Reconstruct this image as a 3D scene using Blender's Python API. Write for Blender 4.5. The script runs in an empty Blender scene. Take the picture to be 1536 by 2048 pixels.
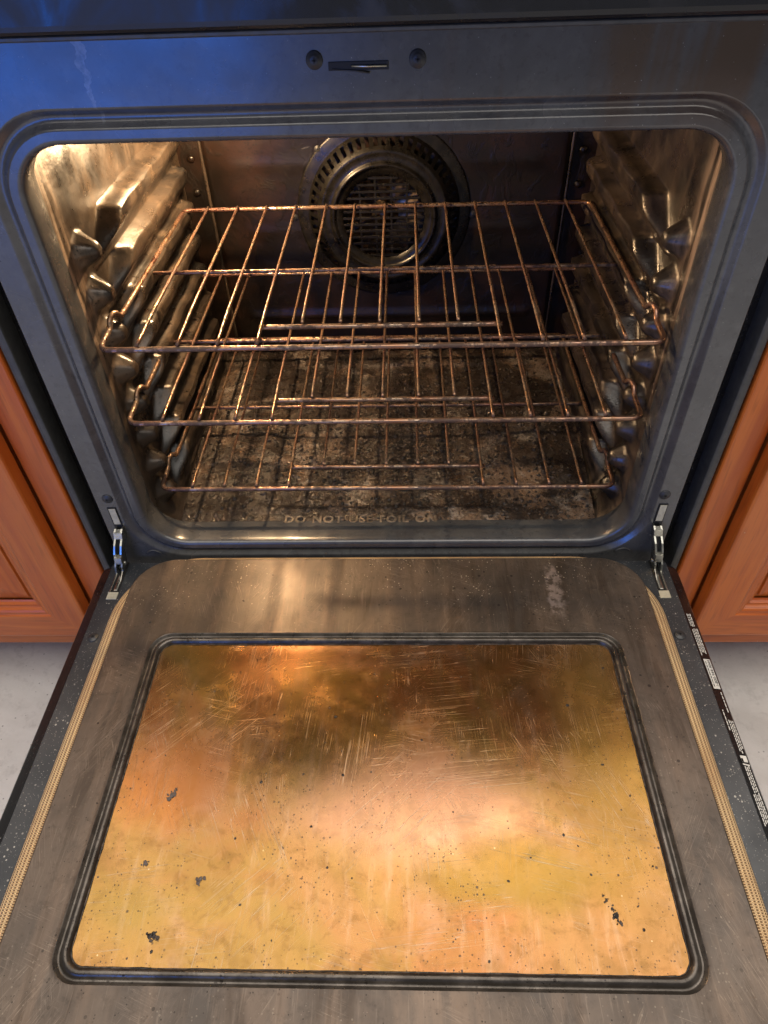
import bpy, bmesh, math, random
from mathutils import Vector, Matrix, noise as mnoise
random.seed(7)
S = bpy.context.scene
COL = S.collection

# ------------------------------------------------------------------ camera
def cam_basis(p, y, r):
    cp, sp, cy, sy = math.cos(p), math.sin(p), math.cos(y), math.sin(y)
    f = Vector((sy*cp, cy*cp, -sp)); rt = Vector((cy, -sy, 0)); dn = f.cross(rt)
    cr, sr = math.cos(r), math.sin(r)
    return cr*rt + sr*dn, -sr*rt + cr*dn, f
cd = bpy.data.cameras.new('camera'); cam = bpy.data.objects.new('camera', cd); COL.objects.link(cam)
ca, cb, cf = cam_basis(.7666, -.0466, .0391)
cam.matrix_world = Matrix(((ca.x, -cb.x, -cf.x, .0291), (ca.y, -cb.y, -cf.y, -.6282), (ca.z, -cb.z, -cf.z, .6786), (0, 0, 0, 1)))
cd.sensor_fit = 'VERTICAL'; cd.sensor_height = 36; cd.lens = 1384.74/2048*36
cd.clip_start = .01; cd.clip_end = 60
S.camera = cam

# ------------------------------------------------------------------ light
w = bpy.data.worlds.new('World'); S.world = w; w.use_nodes = True
bg = w.node_tree.nodes['Background']; bg.inputs[0].default_value = (1, .95, .88, 1); bg.inputs[1].default_value = .20
def area(name, loc, target, sx, sy, power, col):
    l = bpy.data.lights.new(name, 'AREA'); l.shape = 'RECTANGLE'; l.size = sx; l.size_y = sy; l.energy = power; l.color = col
    o = bpy.data.objects.new(name, l); COL.objects.link(o); o.location = loc
    o.rotation_euler = (Vector(target)-Vector(loc)).to_track_quat('-Z', 'Y').to_euler(); return o
area('ceiling_light', (.25, -.3, 2.10), (.25, -.3, 0), 3.4, 3.2, 98, (1, .93, .84))
area('hood_light', (.14, .26, 1.32), (.03, -.30, 0), .60, .30, 2.2, (1, .76, .60))
area('blue_side_light', (-1.05, -2.2, .20), (-.2, 0, .5), 1.0, .6, 13, (.02, .20, 1))  # unseen blue source low on the left, behind the camera
lp = bpy.data.lights.new('oven_bulb', 'POINT'); lp.energy = 9.5; lp.color = (1, .67, .36); lp.shadow_soft_size = .012
lo = bpy.data.objects.new('oven_bulb', lp); COL.objects.link(lo); lo.location = (-.215, .290, .458)
S.view_settings.view_transform = 'Standard'; S.view_settings.look = 'None'; S.view_settings.gamma = 1; S.view_settings.exposure = 0
S.cycles.use_adaptive_sampling = True; S.cycles.adaptive_threshold = .025
S.cycles.max_bounces = 6; S.cycles.diffuse_bounces = 3; S.cycles.glossy_bounces = 4; S.cycles.transmission_bounces = 1
S.cycles.caustics_reflective = False; S.cycles.caustics_refractive = False

# ------------------------------------------------------------------ node helpers
class NT:
    def __init__(s, name):
        s.m = bpy.data.materials.new(name); s.m.use_nodes = True; s.t = s.m.node_tree; s.L = s.t.links
        s.b = s.t.nodes['Principled BSDF']; s.tc = s.t.nodes.new('ShaderNodeTexCoord'); s.P = s.tc.outputs['Object']; s.UV = s.tc.outputs['UV']
    def put(s, sock, v):
        if isinstance(v, (int, float)):
            sock.default_value = v
        elif isinstance(v, tuple):
            sock.default_value = v if len(v) == len(sock.default_value) else v+(1,)
        else: s.L.new(v, sock)
    def map(s, scale=(1, 1, 1), rot=(0, 0, 0), loc=(0, 0, 0), vec=None):
        n = s.t.nodes.new('ShaderNodeMapping'); s.L.new(vec or s.P, n.inputs[0])
        n.inputs[1].default_value = loc; n.inputs[2].default_value = rot; n.inputs[3].default_value = scale; return n.outputs[0]
    def noise(s, scale, detail=4, rough=.55, dist=0, vec=None):
        n = s.t.nodes.new('ShaderNodeTexNoise'); s.L.new(vec or s.P, n.inputs['Vector'])
        n.inputs['Scale'].default_value = scale; n.inputs['Detail'].default_value = min(detail, 5)
        n.inputs['Roughness'].default_value = rough; n.inputs['Distortion'].default_value = dist; return n.outputs[0]
    def voro(s, scale, vec=None, feat='F1', rnd=1, out=0):
        n = s.t.nodes.new('ShaderNodeTexVoronoi'); n.feature = feat; s.L.new(vec or s.P, n.inputs['Vector'])
        n.inputs['Scale'].default_value = scale; n.inputs['Randomness'].default_value = rnd; return n.outputs[out]
    def math(s, op, a, b=0., c=None, clamp=False):
        n = s.t.nodes.new('ShaderNodeMath'); n.operation = op; n.use_clamp = clamp
        s.put(n.inputs[0], a); s.put(n.inputs[1], b)
        if c is not None: s.put(n.inputs[2], c)
        return n.outputs[0]
    def mul(s, *a):
        r = a[0]
        for q in a[1:]: r = s.math('MULTIPLY', r, q)
        return r
    def add(s, a, b): return s.math('ADD', a, b)
    def rng(s, v, a, b, c=0., d=1., smooth=True):
        n = s.t.nodes.new('ShaderNodeMapRange'); n.interpolation_type = 'SMOOTHSTEP' if smooth else 'LINEAR'
        s.put(n.inputs[0], v)
        for i, q in enumerate((a, b, c, d)): n.inputs[i+1].default_value = q
        return n.outputs[0]
    def mix(s, f, a, b):
        n = s.t.nodes.new('ShaderNodeMix'); n.data_type = 'RGBA'; s.put(n.inputs[0], f); s.put(n.inputs[6], a); s.put(n.inputs[7], b); return n.outputs[2]
    def xyz(s, vec=None):
        n = s.t.nodes.new('ShaderNodeSeparateXYZ'); s.L.new(vec or s.P, n.inputs[0]); return n.outputs
    def hidden(s): pass
    def bump(s, h, dist=.001, strength=1., nrm=None):
        n = s.t.nodes.new('ShaderNodeBump'); n.inputs['Strength'].default_value = strength; n.inputs['Distance'].default_value = dist
        s.put(n.inputs['Height'], h)
        if nrm: s.L.new(nrm, n.inputs['Normal'])
        return n.outputs[0]
    def out(s, col=None, rough=None, metal=None, nrm=None, **k):
        for nm, v in (('Base Color', col), ('Roughness', rough), ('Metallic', metal), ('Normal', nrm)):
            if v is not None: s.put(s.b.inputs[nm], v)
        for kk, v in k.items(): s.put(s.b.inputs[kk.replace('_', ' ')], v)
        return s.m

def specks(n, scale, size, dens, vec=None):
    """sparse round specks: voronoi cells, only a random share of them filled"""
    v = n.t.nodes.new('ShaderNodeTexVoronoi'); n.L.new(vec or n.P, v.inputs['Vector']); v.inputs['Scale'].default_value = scale
    x = n.xyz(v.outputs['Color'])
    sz = n.math('MULTIPLY', x[1], size)
    a = n.math('LESS_THAN', v.outputs['Distance'], sz); b = n.math('LESS_THAN', x[0], dens)
    return n.mul(a, b)
def scratches(n, rots, along, across, thr, mask, plane='xy'):
    r = None
    for k, a in enumerate(rots):
        v = n.map((along, across, 1), (0, 0, 0), (k*3.1, k*1.7, 0), n.map((1, 1, 1), (0, 0, a)))
        q = n.noise(1, 2, .5, .9, v)
        q = n.rng(n.math('ABSOLUTE', n.math('SUBTRACT', q, .5)), 0, thr, 1, 0)
        mk = n.rng(n.noise(mask, 3, .6, 0, n.map((1, 1, 1), (0, 0, 0), (k*5.3, k*2.2, k))), .51, .66)
        q = n.mul(q, mk)
        r = q if r is None else n.math('MAXIMUM', r, q)
    return r

# ------------------------------------------------------------------ materials
def m_enamel():
    n = NT('charcoal_enamel'); X = n.xyz()
    big = n.noise(9, 4); fine = n.noise(900, 2)
    col = n.mix(n.rng(big, .35, .7), (.046, .048, .053), (.070, .071, .074))
    col = n.mix(n.mul(n.rng(n.noise(45, 5, .7), .45, .68), .5), col, (.092, .093, .095))
    col = n.mix(n.mul(n.rng(n.noise(130, 4, .7), .52, .66), .45), col, (.026, .026, .029))
    # brown grease runs on the upper right, pale mineral run upper left
    st = n.noise(1, 4, .6, .3, n.map((17, 1, 2.0), (0, 0, 0), (0, 0, .4)))
    up = n.rng(X[2], .47, .56); rt = n.rng(X[0], .03, .12)
    gm = n.mul(n.rng(st, .44, .58), up, rt)
    col = n.mix(n.mul(gm, .92), col, (.058, .026, .012))
    wob = n.mul(n.math('SUBTRACT', n.noise(60, 3, .6, 0, n.map((0, 0, 1))), .5), .022)
    dx = n.math('ABSOLUTE', n.math('SUBTRACT', X[0], n.add(wob, -.222)))
    wid = n.rng(X[2], .525, .575, .0012, .0042)
    ru = n.mul(n.math('LESS_THAN', n.add(dx, n.mul(n.math('SUBTRACT', n.noise(300), .5), .003)), wid), n.rng(X[2], .517, .522), n.rng(n.noise(70), .35, .5))
    col = n.mix(n.mul(ru, n.rng(n.noise(160, 4), .3, .6), .42), col, (.35, .36, .38))
    sp = n.math('MAXIMUM', specks(n, 170, .10, .035), n.mul(specks(n, 620, .26, .05), .6))
    col = n.mix(n.mul(sp, .55), col, (.45, .44, .42))
    hz = n.rng(n.noise(3.5, 5, .65, .6), .42, .72)
    rough = n.add(n.rng(n.noise(6, 5, .6, .4), .3, .75, .18, .30), n.mul(hz, .08))
    h = n.add(n.mul(fine, .35), n.mul(sp, .8))
    return n.out(col, rough, 0., n.bump(h, .0002, .35), Specular_IOR_Level=.9)
def m_dooredge():
    n = NT('speckled_charcoal_enamel')
    col = n.mix(n.rng(n.noise(14, 4), .35, .7), (.022, .025, .030), (.042, .044, .048))
    m1 = n.rng(n.noise(16, 3), .35, .62)
    sp = n.math('MAXIMUM', n.mul(specks(n, 330, .33, .30), m1), n.math('MAXIMUM', n.mul(specks(n, 800, .35, .28), .8), n.mul(specks(n, 120, .14, .10), m1)))
    col = n.mix(n.mul(sp, .75), col, (.46, .44, .40))
    return n.out(col, n.rng(n.noise(30, 4), .3, .7, .28, .48), 0., n.bump(n.add(n.noise(1200, 2), sp), .0002, .5))
def m_black(name='black_gloss', rough=.22):
    n = NT(name); sp = n.math('MAXIMUM', specks(n, 300, .22, .16), n.mul(specks(n, 800, .3, .2), .7))
    col = n.mix(n.mul(sp, .5), (.008, .008, .009), (.35, .34, .32))
    return n.out(col, n.rng(n.noise(20, 4), .3, .7, rough, rough+.15), 0., n.bump(n.add(n.noise(500, 2), sp), .0002, .3))
def m_panel():
    n = NT('smudged_black_glass')
    sm = n.rng(n.noise(7, 6, .65, 1.2), .36, .70)
    return n.out((.010, .011, .014), n.rng(sm, 0, 1, .16, .50), 0., n.bump(n.noise(400, 2), .0001, .2), Specular_IOR_Level=.5)
def m_cavity(name='baked_cavity_enamel', tint=1.0):
    n = NT(name); X = n.xyz()
    st = n.noise(1, 6, .62, .35, n.map((30, 24, 4)))
    bl = n.noise(16, 6, .6, .5)
    col = n.mix(n.rng(bl, .34, .66), (.015, .012, .010), (.060, .043, .031))
    col = n.mix(n.rng(st, .50, .74), col, (.130, .092, .062))
    # dull grease film close to the mouth of the oven, lightened for the warm room light there
    fr = n.mul(n.rng(X[1], .085, .048), n.rng(X[2], .16, .34, .15, 1.), n.rng(n.noise(1, 5, .62, .6, n.map((20, 60, 5), (0, 0, 0), (0, 0, .3))), .40, .60))
    col = n.mix(n.mul(fr, .9), col, (.44, .31, .215))
    sp = n.math('MAXIMUM', specks(n, 190, .33, .35), n.mul(specks(n, 420, .4, .35), .8))
    col = n.mix(n.mul(sp, .8), col, (.010, .007, .005))
    rough = n.add(n.rng(n.noise(28, 5, .6), .3, .7, .24, .42), n.mul(fr, .16))
    h = n.add(n.mul(n.noise(120, 5, .6), 1.0), n.mul(sp, .9))
    return n.out(col, rough, .25, n.bump(h, .0007, .6), Specular_IOR_Level=.9)
def m_backwall():
    n = NT('baked_back_enamel')
    drip = n.noise(1, 6, .68, .9, n.map((34, 1, 24)))
    col = n.mix(n.rng(n.noise(12, 5), .35, .68), (.006, .004, .003), (.022, .0105, .007))
    dk = n.rng(drip, .50, .60)
    col = n.mix(n.mul(dk, .7), col, (.006, .005, .004))
    sp = n.math('MAXIMUM', n.mul(specks(n, 260, .45, .6), n.rng(n.noise(20), .36, .56)), specks(n, 520, .45, .4))
    col = n.mix(sp, col, (.006, .005, .004))
    h = n.add(n.mul(dk, .8), n.mul(n.noise(90, 4), .8))
    return n.out(col, n.rng(n.noise(18, 4), .3, .7, .28, .42), 0., n.bump(h, .0006, .5), Specular_IOR_Level=.45)
def m_pan():
    n = NT('scorched_floor_enamel'); X = n.xyz()
    base = n.mix(n.rng(n.noise(11, 5, .6, .4), .32, .68), (.070, .044, .030), (.215, .150, .108))
    ash = n.rng(n.add(n.mul(n.noise(24, 5, .7, .3), .7), n.mul(n.noise(190, 4, .7), .3)), .50, .58)
    base = n.mix(n.mul(ash, .60), base, (.34, .31, .28))
    char = n.rng(n.add(n.noise(8.5, 6, .62, .5), n.mul(n.noise(120, 3), .18)), .52, .60)
    dd = n.math('ADD', n.math('POWER', n.math('DIVIDE', n.math('SUBTRACT', X[0], .06), .15), 2.), n.math('POWER', n.math('DIVIDE', n.math('SUBTRACT', X[1], .27), .17), 2.))
    char = n.math('MAXIMUM', char, n.mul(n.rng(dd, .1, 1.3, 1, 0), n.rng(n.add(n.noise(30, 6, .68, .5), n.mul(n.noise(160, 3), .25)), .47, .62)))
    ch2 = n.math('GREATER_THAN', n.add(n.noise(230, 5, .7), n.mul(n.noise(20, 4), .35)), .765)
    sp = n.math('MAXIMUM', n.mul(specks(n, 210, .42, .55), n.rng(n.noise(15), .35, .55)), specks(n, 520, .42, .16))
    dark = n.math('MAXIMUM', n.math('MAXIMUM', n.mul(char, .9), ch2), sp)
    col = n.mix(n.mul(dark, .93), base, (.014, .011, .010))
    h = n.add(n.mul(n.noise(70, 8, .7), 1.4), n.add(n.mul(dark, .7), n.mul(n.noise(420, 3), .5)))
    rough = n.rng(n.noise(60, 4), .3, .7, .14, .46)
    return n.out(col, rough, 0., n.bump(h, .0022, .9), Specular_IOR_Level=.55)
def m_crumb():
    n = NT('burnt_crumb')
    oi = n.t.nodes.new('ShaderNodeObjectInfo')
    col = n.mix(n.rng(n.noise(130, 3), .42, .66), (.012, .010, .009), (.085, .060, .045))
    return n.out(col, n.rng(n.noise(200), .3, .7, .30, .75), 0., n.bump(n.noise(700, 4), .0008, .8))
def m_rack():
    n = NT('heat_tinted_steel')
    a = n.noise(26, 5, .62, .3); b = n.noise(170, 4, .65)
    col = n.mix(n.rng(a, .36, .66), (.44, .245, .14), (.42, .32, .235))
    col = n.mix(n.rng(n.noise(9, 3), .45, .65), col, (.33, .165, .12))
    gr = n.rng(n.add(n.mul(b, .6), n.mul(n.noise(14, 3), .5)), .50, .62)
    col = n.mix(n.mul(gr, .85), col, (.050, .026, .018))
    return n.out(col, n.add(n.rng(b, .3, .7, .26, .40), n.mul(gr, .25)), n.math('SUBTRACT', .95, n.mul(gr, .7)), n.bump(b, .0004, .6))
def m_liner():
    n = NT('stained_liner_enamel'); X = n.xyz()
    st = n.noise(1, 6, .62, .35, n.map((34, 5, 1))); br = n.noise(1, 4, .6, .2, n.map((420, 24, 1), (0, 0, .06)))
    col = n.mix(n.rng(n.noise(8, 6, .65, .4), .36, .66), (.070, .055, .045), (.112, .085, .066))
    col = n.mix(n.mul(n.rng(st, .48, .66), .6), col, (.155, .110, .080))
    col = n.mix(n.mul(n.rng(n.noise(5, 4, .6, .6, n.map((1, 1, 1), (0, 0, 0), (4, 2, 0))), .5, .66), .4), col, (.045, .040, .037))
    col = n.mix(n.mul(n.rng(n.noise(1, 5, .65, .4, n.map((42, 5.5, 1), (0, 0, 0), (8, 5, 0))), .52, .66), .55), col, (.045, .030, .020))
    sc = n.math('MAXIMUM', scratches(n, (.35, 1.2, -1.0), 9, 300, .02, 14), n.mul(n.rng(br, .55, .72), .45))
    col = n.mix(n.mul(sc, .42), col, (.30, .24, .19))
    col = n.mix(n.mul(n.rng(n.noise(120, 6, .75), .50, .66), .30), col, (.030, .022, .017))
    far = n.rng(X[1], -.16, -.05)
    sp = n.mul(specks(n, 340, .32, .34), n.rng(n.noise(13, 3), .42, .62), n.add(n.mul(far, .8), .2))
    col = n.mix(n.mul(sp, .75), col, (.50, .43, .34))
    dk = n.math('MAXIMUM', n.mul(specks(n, 150, .28, .20), n.rng(n.noise(9), .45, .6)), specks(n, 420, .3, .12))
    col = n.mix(n.mul(dk, .8), col, (.020, .015, .012))
    # one dried pale splash by the right hinge
    d = n.math('ABSOLUTE', n.math('SUBTRACT', X[0], n.add(.212, n.mul(n.math('SUBTRACT', n.noise(50, 3), .5), .03))))
    sl = n.mul(n.rng(d, .004, .012, 1, 0), n.rng(X[1], -.118, -.098), n.rng(X[1], -.024, -.034), n.rng(n.noise(120, 4), .36, .56))
    col = n.mix(n.mul(sl, .55), col, (.42, .34, .31))
    rough = n.add(n.rng(n.noise(10, 5, .65, .4), .3, .72, .34, .52), n.mul(sc, .10))
    h = n.add(n.mul(n.noise(260, 3), .5), n.add(sp, dk))
    return n.out(col, rough, .55, n.bump(h, .0003, .45))
def m_glass():
    n = NT('grease_baked_window_glass'); X = n.xyz()
    A = n.noise(4.2, 5, .58, .7); B = n.noise(6.5, 5, .6, .9, n.map((1, 1, 1), (0, 0, 0), (7, 3, 0)))
    C = n.noise(1, 5, .6, .5, n.map((26, 4, 1)))
    col = n.mix(n.rng(A, .38, .62), (.335, .172, .062), (.315, .130, .046))
    col = n.mix(n.mul(n.rng(B, .45, .66), .75), col, (.265, .160, .038))
    col = n.mix(n.mul(n.rng(n.noise(9, 6, .66, .6, n.map((1, 1, 1), (0, 0, 0), (2, 9, 0))), .5, .68), .6), col, (.40, .235, .145))
    col = n.mix(n.mul(n.rng(n.noise(14, 5, .6, .5), .55, .72), .40), col, (.16, .086, .022))
    col = n.mix(n.mul(n.rng(C, .52, .70), .4), col, (.25, .160, .055))
    col = n.mix(n.mul(n.rng(n.noise(60, 6, .74, .5), .47, .68), .42), col, (.13, .062, .014))
    col = n.mix(n.mul(n.rng(n.noise(1, 5, .7, .4, n.map((90, 12, 1), (0, 0, 0), (3, 1, 0))), .52, .70), .35), col, (.44, .28, .17))
    def blob(cx, cy, sx, sy, lo_, hi_):
        d = n.math('ADD', n.math('POWER', n.math('DIVIDE', n.math('SUBTRACT', X[0], cx), sx), 2.), n.math('POWER', n.math('DIVIDE', n.math('SUBTRACT', X[1], cy), sy), 2.))
        return n.rng(n.add(d, n.mul(n.math('SUBTRACT', n.noise(11, 5, .65, .4), .5), 1.4)), lo_, hi_, 1, 0)
    col = n.mix(n.mul(blob(.03, -.335, .13, .06, .0, 1.5), .6), col, (.42, .235, .150))
    col = n.mix(n.mul(blob(-.215, -.315, .07, .06, .0, 1.4), .75), col, (.30, .105, .026))
    col = n.mix(n.mul(blob(.115, -.400, .10, .035, .0, 1.4), .75), col, (.205, .125, .018))
    col = n.mix(n.mul(blob(.225, -.300, .05, .14, .0, 1.4), .65), col, (.25, .140, .024))
    col = n.mix(n.mul(blob(-.235, -.440, .06, .045, .0, 1.4), .6), col, (.26, .165, .040))
    film = n.rng(n.noise(30, 7, .7, .4), .46, .70)
    sc = scratches(n, (.25, -.12, 1.1, -.75), 3.2, 230, .0085, 7)
    sc2 = scratches(n, (1.5, 1.68), 4, 300, .009, 10)
    s = n.math('MAXIMUM', sc, n.mul(sc2, .8))
    col = n.mix(n.mul(s, .42), col, (.58, .46, .34))
    # rim grime and burnt dots
    ex = n.math('MAXIMUM', n.rng(n.math('ABSOLUTE', X[0]), .238, .263), n.math('MAXIMUM', n.rng(X[1], -.452, -.479), n.rng(X[1], -.17, -.15)))
    dm = n.math('MAXIMUM', n.rng(n.noise(10, 4, .6, .5), .46, .62), n.mul(ex, 1.0))
    dk = n.math('MAXIMUM', n.mul(specks(n, 170, .22, .30), dm), n.math('MAXIMUM', n.mul(specks(n, 430, .34, .36), dm), n.math('MAXIMUM', n.mul(specks(n, 300, .24, .10), .9), n.mul(specks(n, 70, .085, .25), 1.))))
    col = n.mix(n.mul(dk, .85), col, (.035, .018, .010))
    pl = n.mul(specks(n, 230, .18, .03), 1.)
    col = n.mix(n.mul(pl, .4), col, (.72, .58, .38))
    col = n.mix(n.mul(ex, n.rng(n.noise(45, 4), .45, .65), .45), col, (.16, .085, .025))
    rough = n.add(n.rng(n.noise(7, 5, .65, .6), .3, .7, .17, .30), n.add(n.mul(film, .07), n.mul(s, .15)))
    h = n.add(n.mul(n.noise(90, 4), .25), n.add(n.mul(dk, 1.), n.mul(s, -.3)))
    return n.out(col, rough, n.math('SUBTRACT', .88, n.mul(n.math('MAXIMUM', dk, s), .5)), n.bump(h, .0003, .35))
def m_groove():
    n = NT('bare_pressed_steel')
    col = n.mix(n.rng(n.noise(40, 5, .65), .38, .66), (.060, .052, .045), (.120, .105, .092))
    dk = n.math('MAXIMUM', n.mul(specks(n, 240, .38, .4), n.rng(n.noise(22), .42, .6)), specks(n, 600, .35, .2))
    col = n.mix(n.mul(dk, .85), col, (.018, .014, .012))
    return n.out(col, n.rng(n.noise(60, 4), .3, .7, .24, .42), .7, n.bump(n.add(n.noise(300, 3), dk), .0004, .5))
def m_gasket():
    n = NT('woven_fibreglass'); U = n.xyz(n.UV)
    a = n.math('SINE', n.mul(U[0], 2*math.pi*9)); b = n.math('SINE', n.mul(U[1], 2*math.pi/.0023))
    c = n.mul(a, b)
    h = n.add(n.mul(a, .55), n.mul(c, .7))
    col = n.mix(n.rng(h, -.7, .7), (.20, .110, .050), (.86, .62, .34))
    col = n.mix(n.mul(n.rng(n.noise(12, 4), .45, .68), .45), col, (.36, .190, .085))
    return n.out(col, .75, 0., n.bump(h, .0012, .9))
def m_metal(name, c, r, m=1., amp=.3):
    n = NT(name)
    col = n.mix(n.rng(n.noise(90, 5, .65), .35, .68), tuple(q*(1-amp) for q in c), c)
    return n.out(col, n.rng(n.noise(70, 4), .3, .7, r*.8, r*1.25), m, n.bump(n.noise(260, 3), .0004, .35))
def m_wood(name, horiz):
    n = NT(name)
    sc = (3.0, 40, 46) if horiz else (46, 40, 3.0)
    g = n.noise(1, 6, .6, .8, n.map(sc)); g2 = n.noise(1, 3, .5, .3, n.map(tuple(q*5 for q in sc)))
    col = n.mix(n.rng(g, .34, .68), (.42, .080, .010), (.55, .135, .017))
    col = n.mix(n.mul(n.rng(g2, .5, .70), .32), col, (.15, .028, .006))
    col = n.mix(n.mul(n.rng(n.noise(6, 4), .48, .7), .35), col, (.44, .100, .022))
    ch = n.mul(specks(n, 150, .16, .05), n.rng(n.noise(9, 3), .45, .6))
    col = n.mix(n.mul(ch, .9), col, (.62, .50, .36))
    return n.out(col, n.rng(n.noise(12, 4), .3, .7, .30, .44), 0., n.bump(n.add(g2, n.mul(ch, -1.)), .0003, .4), Coat_Weight=.12, Coat_Roughness=.22)
def m_floor():
    n = NT('pale_concrete_floor')
    col = n.mix(n.rng(n.noise(5, 6, .65, .3), .32, .7), (.58, .56, .52), (.74, .72, .68))
    col = n.mix(n.mul(n.rng(n.noise(60, 6, .7), .5, .72), .45), col, (.44, .42, .39))
    col = n.mix(n.mul(specks(n, 140, .2, .2), .6), col, (.12, .11, .10))
    return n.out(col, .62, 0., n.bump(n.noise(150, 5, .65), .0008, .5))
def m_flat(name, c, r=.5, m=0.):
    n = NT(name); k = n.noise(220, 3)
    return n.out(n.mix(n.rng(k, .3, .7), tuple(q*.86 for q in c), c), r, m)
def m_emit(name, c, s):
    n = NT(name); return n.out(c, .3, 0., None, Emission_Color=c, Emission_Strength=s)

M = dict(enamel=m_enamel(), edge=m_dooredge(), black=m_black(), panel=m_panel(), cavity=m_cavity(), back=m_backwall(), pan=m_pan(), crumb=m_crumb(),
         rack=m_rack(), liner=m_liner(), glass=m_glass(), groove=m_groove(), gasket=m_gasket(), zinc=m_metal('zinc_plated_steel', (.62, .62, .56), .30),
         cover=m_metal('blackened_fan_cover', (.018, .016, .013), .30, .25, .6), fan=m_metal('tarnished_fan', (.16, .12, .09), .35, 1., .6),
         screw=m_metal('black_screw', (.040, .041, .045), .42, .1), dark=m_flat('recess_shade_black', (.006, .006, .007), .6), pale=m_metal('pale_plastic_coated_slot', (.56, .53, .42), .45, .15, .25),  # recess black puts the shade inside slots into the colour
         woodv=m_wood('stained_cherry_upright', False), woodh=m_wood('stained_cherry_level', True), floor=m_floor(), white=m_flat('white_print', (.62, .61, .58), .55),
         ink=m_flat('black_print', (.02, .02, .02), .5), side=m_metal('grey_side_enamel', (.060, .060, .058), .45, .0, .25), lens=m_emit('lit_lamp_glass', (1, .72, .42), 6.),
         brown=m_flat('toe_kick_board', (.11, .035, .013), .6), ash=m_flat('grey_residue', (.095, .075, .068), .6), worn_highlight=m_metal('worn_highlight_lettering', (.27, .215, .165), .36, .35, .7))

# ------------------------------------------------------------------ mesh helpers
def link(name, me, mat=None, parent=None, loc=None):
    o = bpy.data.objects.new(name, me); COL.objects.link(o)
    if mat is not None and not me.materials: me.materials.append(mat)
    if parent is not None:
        o.parent = parent
        o.location = loc if loc is not None else (-Vector(parent['_o']) if '_o' in parent.keys() else Vector((0, 0, 0)))
    elif loc is not None: o.location = loc
    return o
def mesh(name, V, F, smooth=False, uv=None):
    me = bpy.data.meshes.new(name); me.from_pydata([tuple(v) for v in V], [], F); me.validate()
    if smooth: me.polygons.foreach_set('use_smooth', [True]*len(me.polygons))
    if uv:
        l = me.uv_layers.new(name='UVMap')
        for lp_ in me.loops: l.data[lp_.index].uv = uv[lp_.vertex_index]
    return me
def thing(name, label, cat, origin=(0, 0, 0), group=None):
    o = bpy.data.objects.new(name, None); COL.objects.link(o); o.empty_display_size = .05
    o.location = origin; o['_o'] = origin; o['label'] = label; o['category'] = cat
    if group: o['group'] = group
    return o
def box(name, x0, x1, y0, y1, z0, z1, mat, parent, bev=.0015, seg=2):
    bm = bmesh.new(); bmesh.ops.create_cube(bm, size=1)
    for v in bm.verts: v.co = Vector(((x0+x1)/2+v.co.x*(x1-x0), (y0+y1)/2+v.co.y*(y1-y0), (z0+z1)/2+v.co.z*(z1-z0)))
    if bev: bmesh.ops.bevel(bm, geom=bm.edges[:], offset=bev, segments=seg, profile=.6, affect='EDGES')
    me = bpy.data.meshes.new(name); bm.to_mesh(me); bm.free()
    return link(name, me, mat, parent)
def rrect(x0, x1, y0, y1, r, nc=10, ns=6):
    """rounded rectangle with a fixed vertex count, counter-clockwise from the lower right corner"""
    P = []
    cs = [(x1-r, y0+r, -90), (x1-r, y1-r, 0), (x0+r, y1-r, 90), (x0+r, y0+r, 180)]
    for k, (cx, cy, a) in enumerate(cs):
        for i in range(nc+1):
            t = math.radians(a+90*i/nc); P.append((cx+r*math.cos(t), cy+r*math.sin(t)))
        nx = cs[(k+1) % 4]; t = math.radians(nx[2]); q = (nx[0]+r*math.cos(t), nx[1]+r*math.sin(t)); p = P[-1]
        for i in range(1, ns): P.append((p[0]+(q[0]-p[0])*i/ns, p[1]+(q[1]-p[1])*i/ns))
    return P
def loft(loops, close=True):
    n = len(loops[0]); V = [v for l in loops for v in l]; F = []
    for a in range(len(loops)-1):
        for i in range(n if close else n-1):
            j = (i+1) % n; F.append((a*n+i, a*n+j, (a+1)*n+j, (a+1)*n+i))
    return V, F
def fillet(pts, r, seg=6, closed=False):
    out = []; n = len(pts)
    for i, p in enumerate(pts):
        p = Vector(p)
        if not closed and i in (0, n-1): out.append(p); continue
        a = Vector(pts[i-1]); b = Vector(pts[(i+1) % n])
        d = min(r, (a-p).length*.45, (b-p).length*.45); s = p+(a-p).normalized()*d; e = p+(b-p).normalized()*d
        for k in range(seg+1):
            t = k/seg; out.append(s*(1-t)**2+p*2*t*(1-t)+e*t*t)
    return out
def tube(pts, r, seg=8, closed=False, flat=1., cap=True, wob=0.):
    pts = [Vector(p) for p in pts]; n = len(pts); V = []; F = []; UV = []; up = None; L = 0
    for i, p in enumerate(pts):
        t = ((pts[(i+1) % n]-pts[i-1]) if closed else (pts[min(i+1, n-1)]-pts[max(i-1, 0)])).normalized()
        if up is None:
            up = Vector((0, 0, 1)) if abs(t.z) < .9 else Vector((0, 1, 0))
        up = (up-t*up.dot(t)).normalized(); sd = t.cross(up)
        if i: L += (p-pts[i-1]).length
        rr = r*(1+wob*mnoise.noise(p*240))
        for k in range(seg):
            a = 2*math.pi*k/seg; V.append(p+sd*math.cos(a)*rr+up*math.sin(a)*rr*flat); UV.append((abs(2*k/seg-1), L))
    for i in range(n if closed else n-1):
        j = (i+1) % n
        for k in range(seg):
            m = (k+1) % seg; F.append((i*seg+k, i*seg+m, j*seg+m, j*seg+k))
    if cap and not closed:
        F.append(tuple(reversed(range(seg)))); F.append(tuple((n-1)*seg+k for k in range(seg)))
    return V, F, UV
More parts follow.
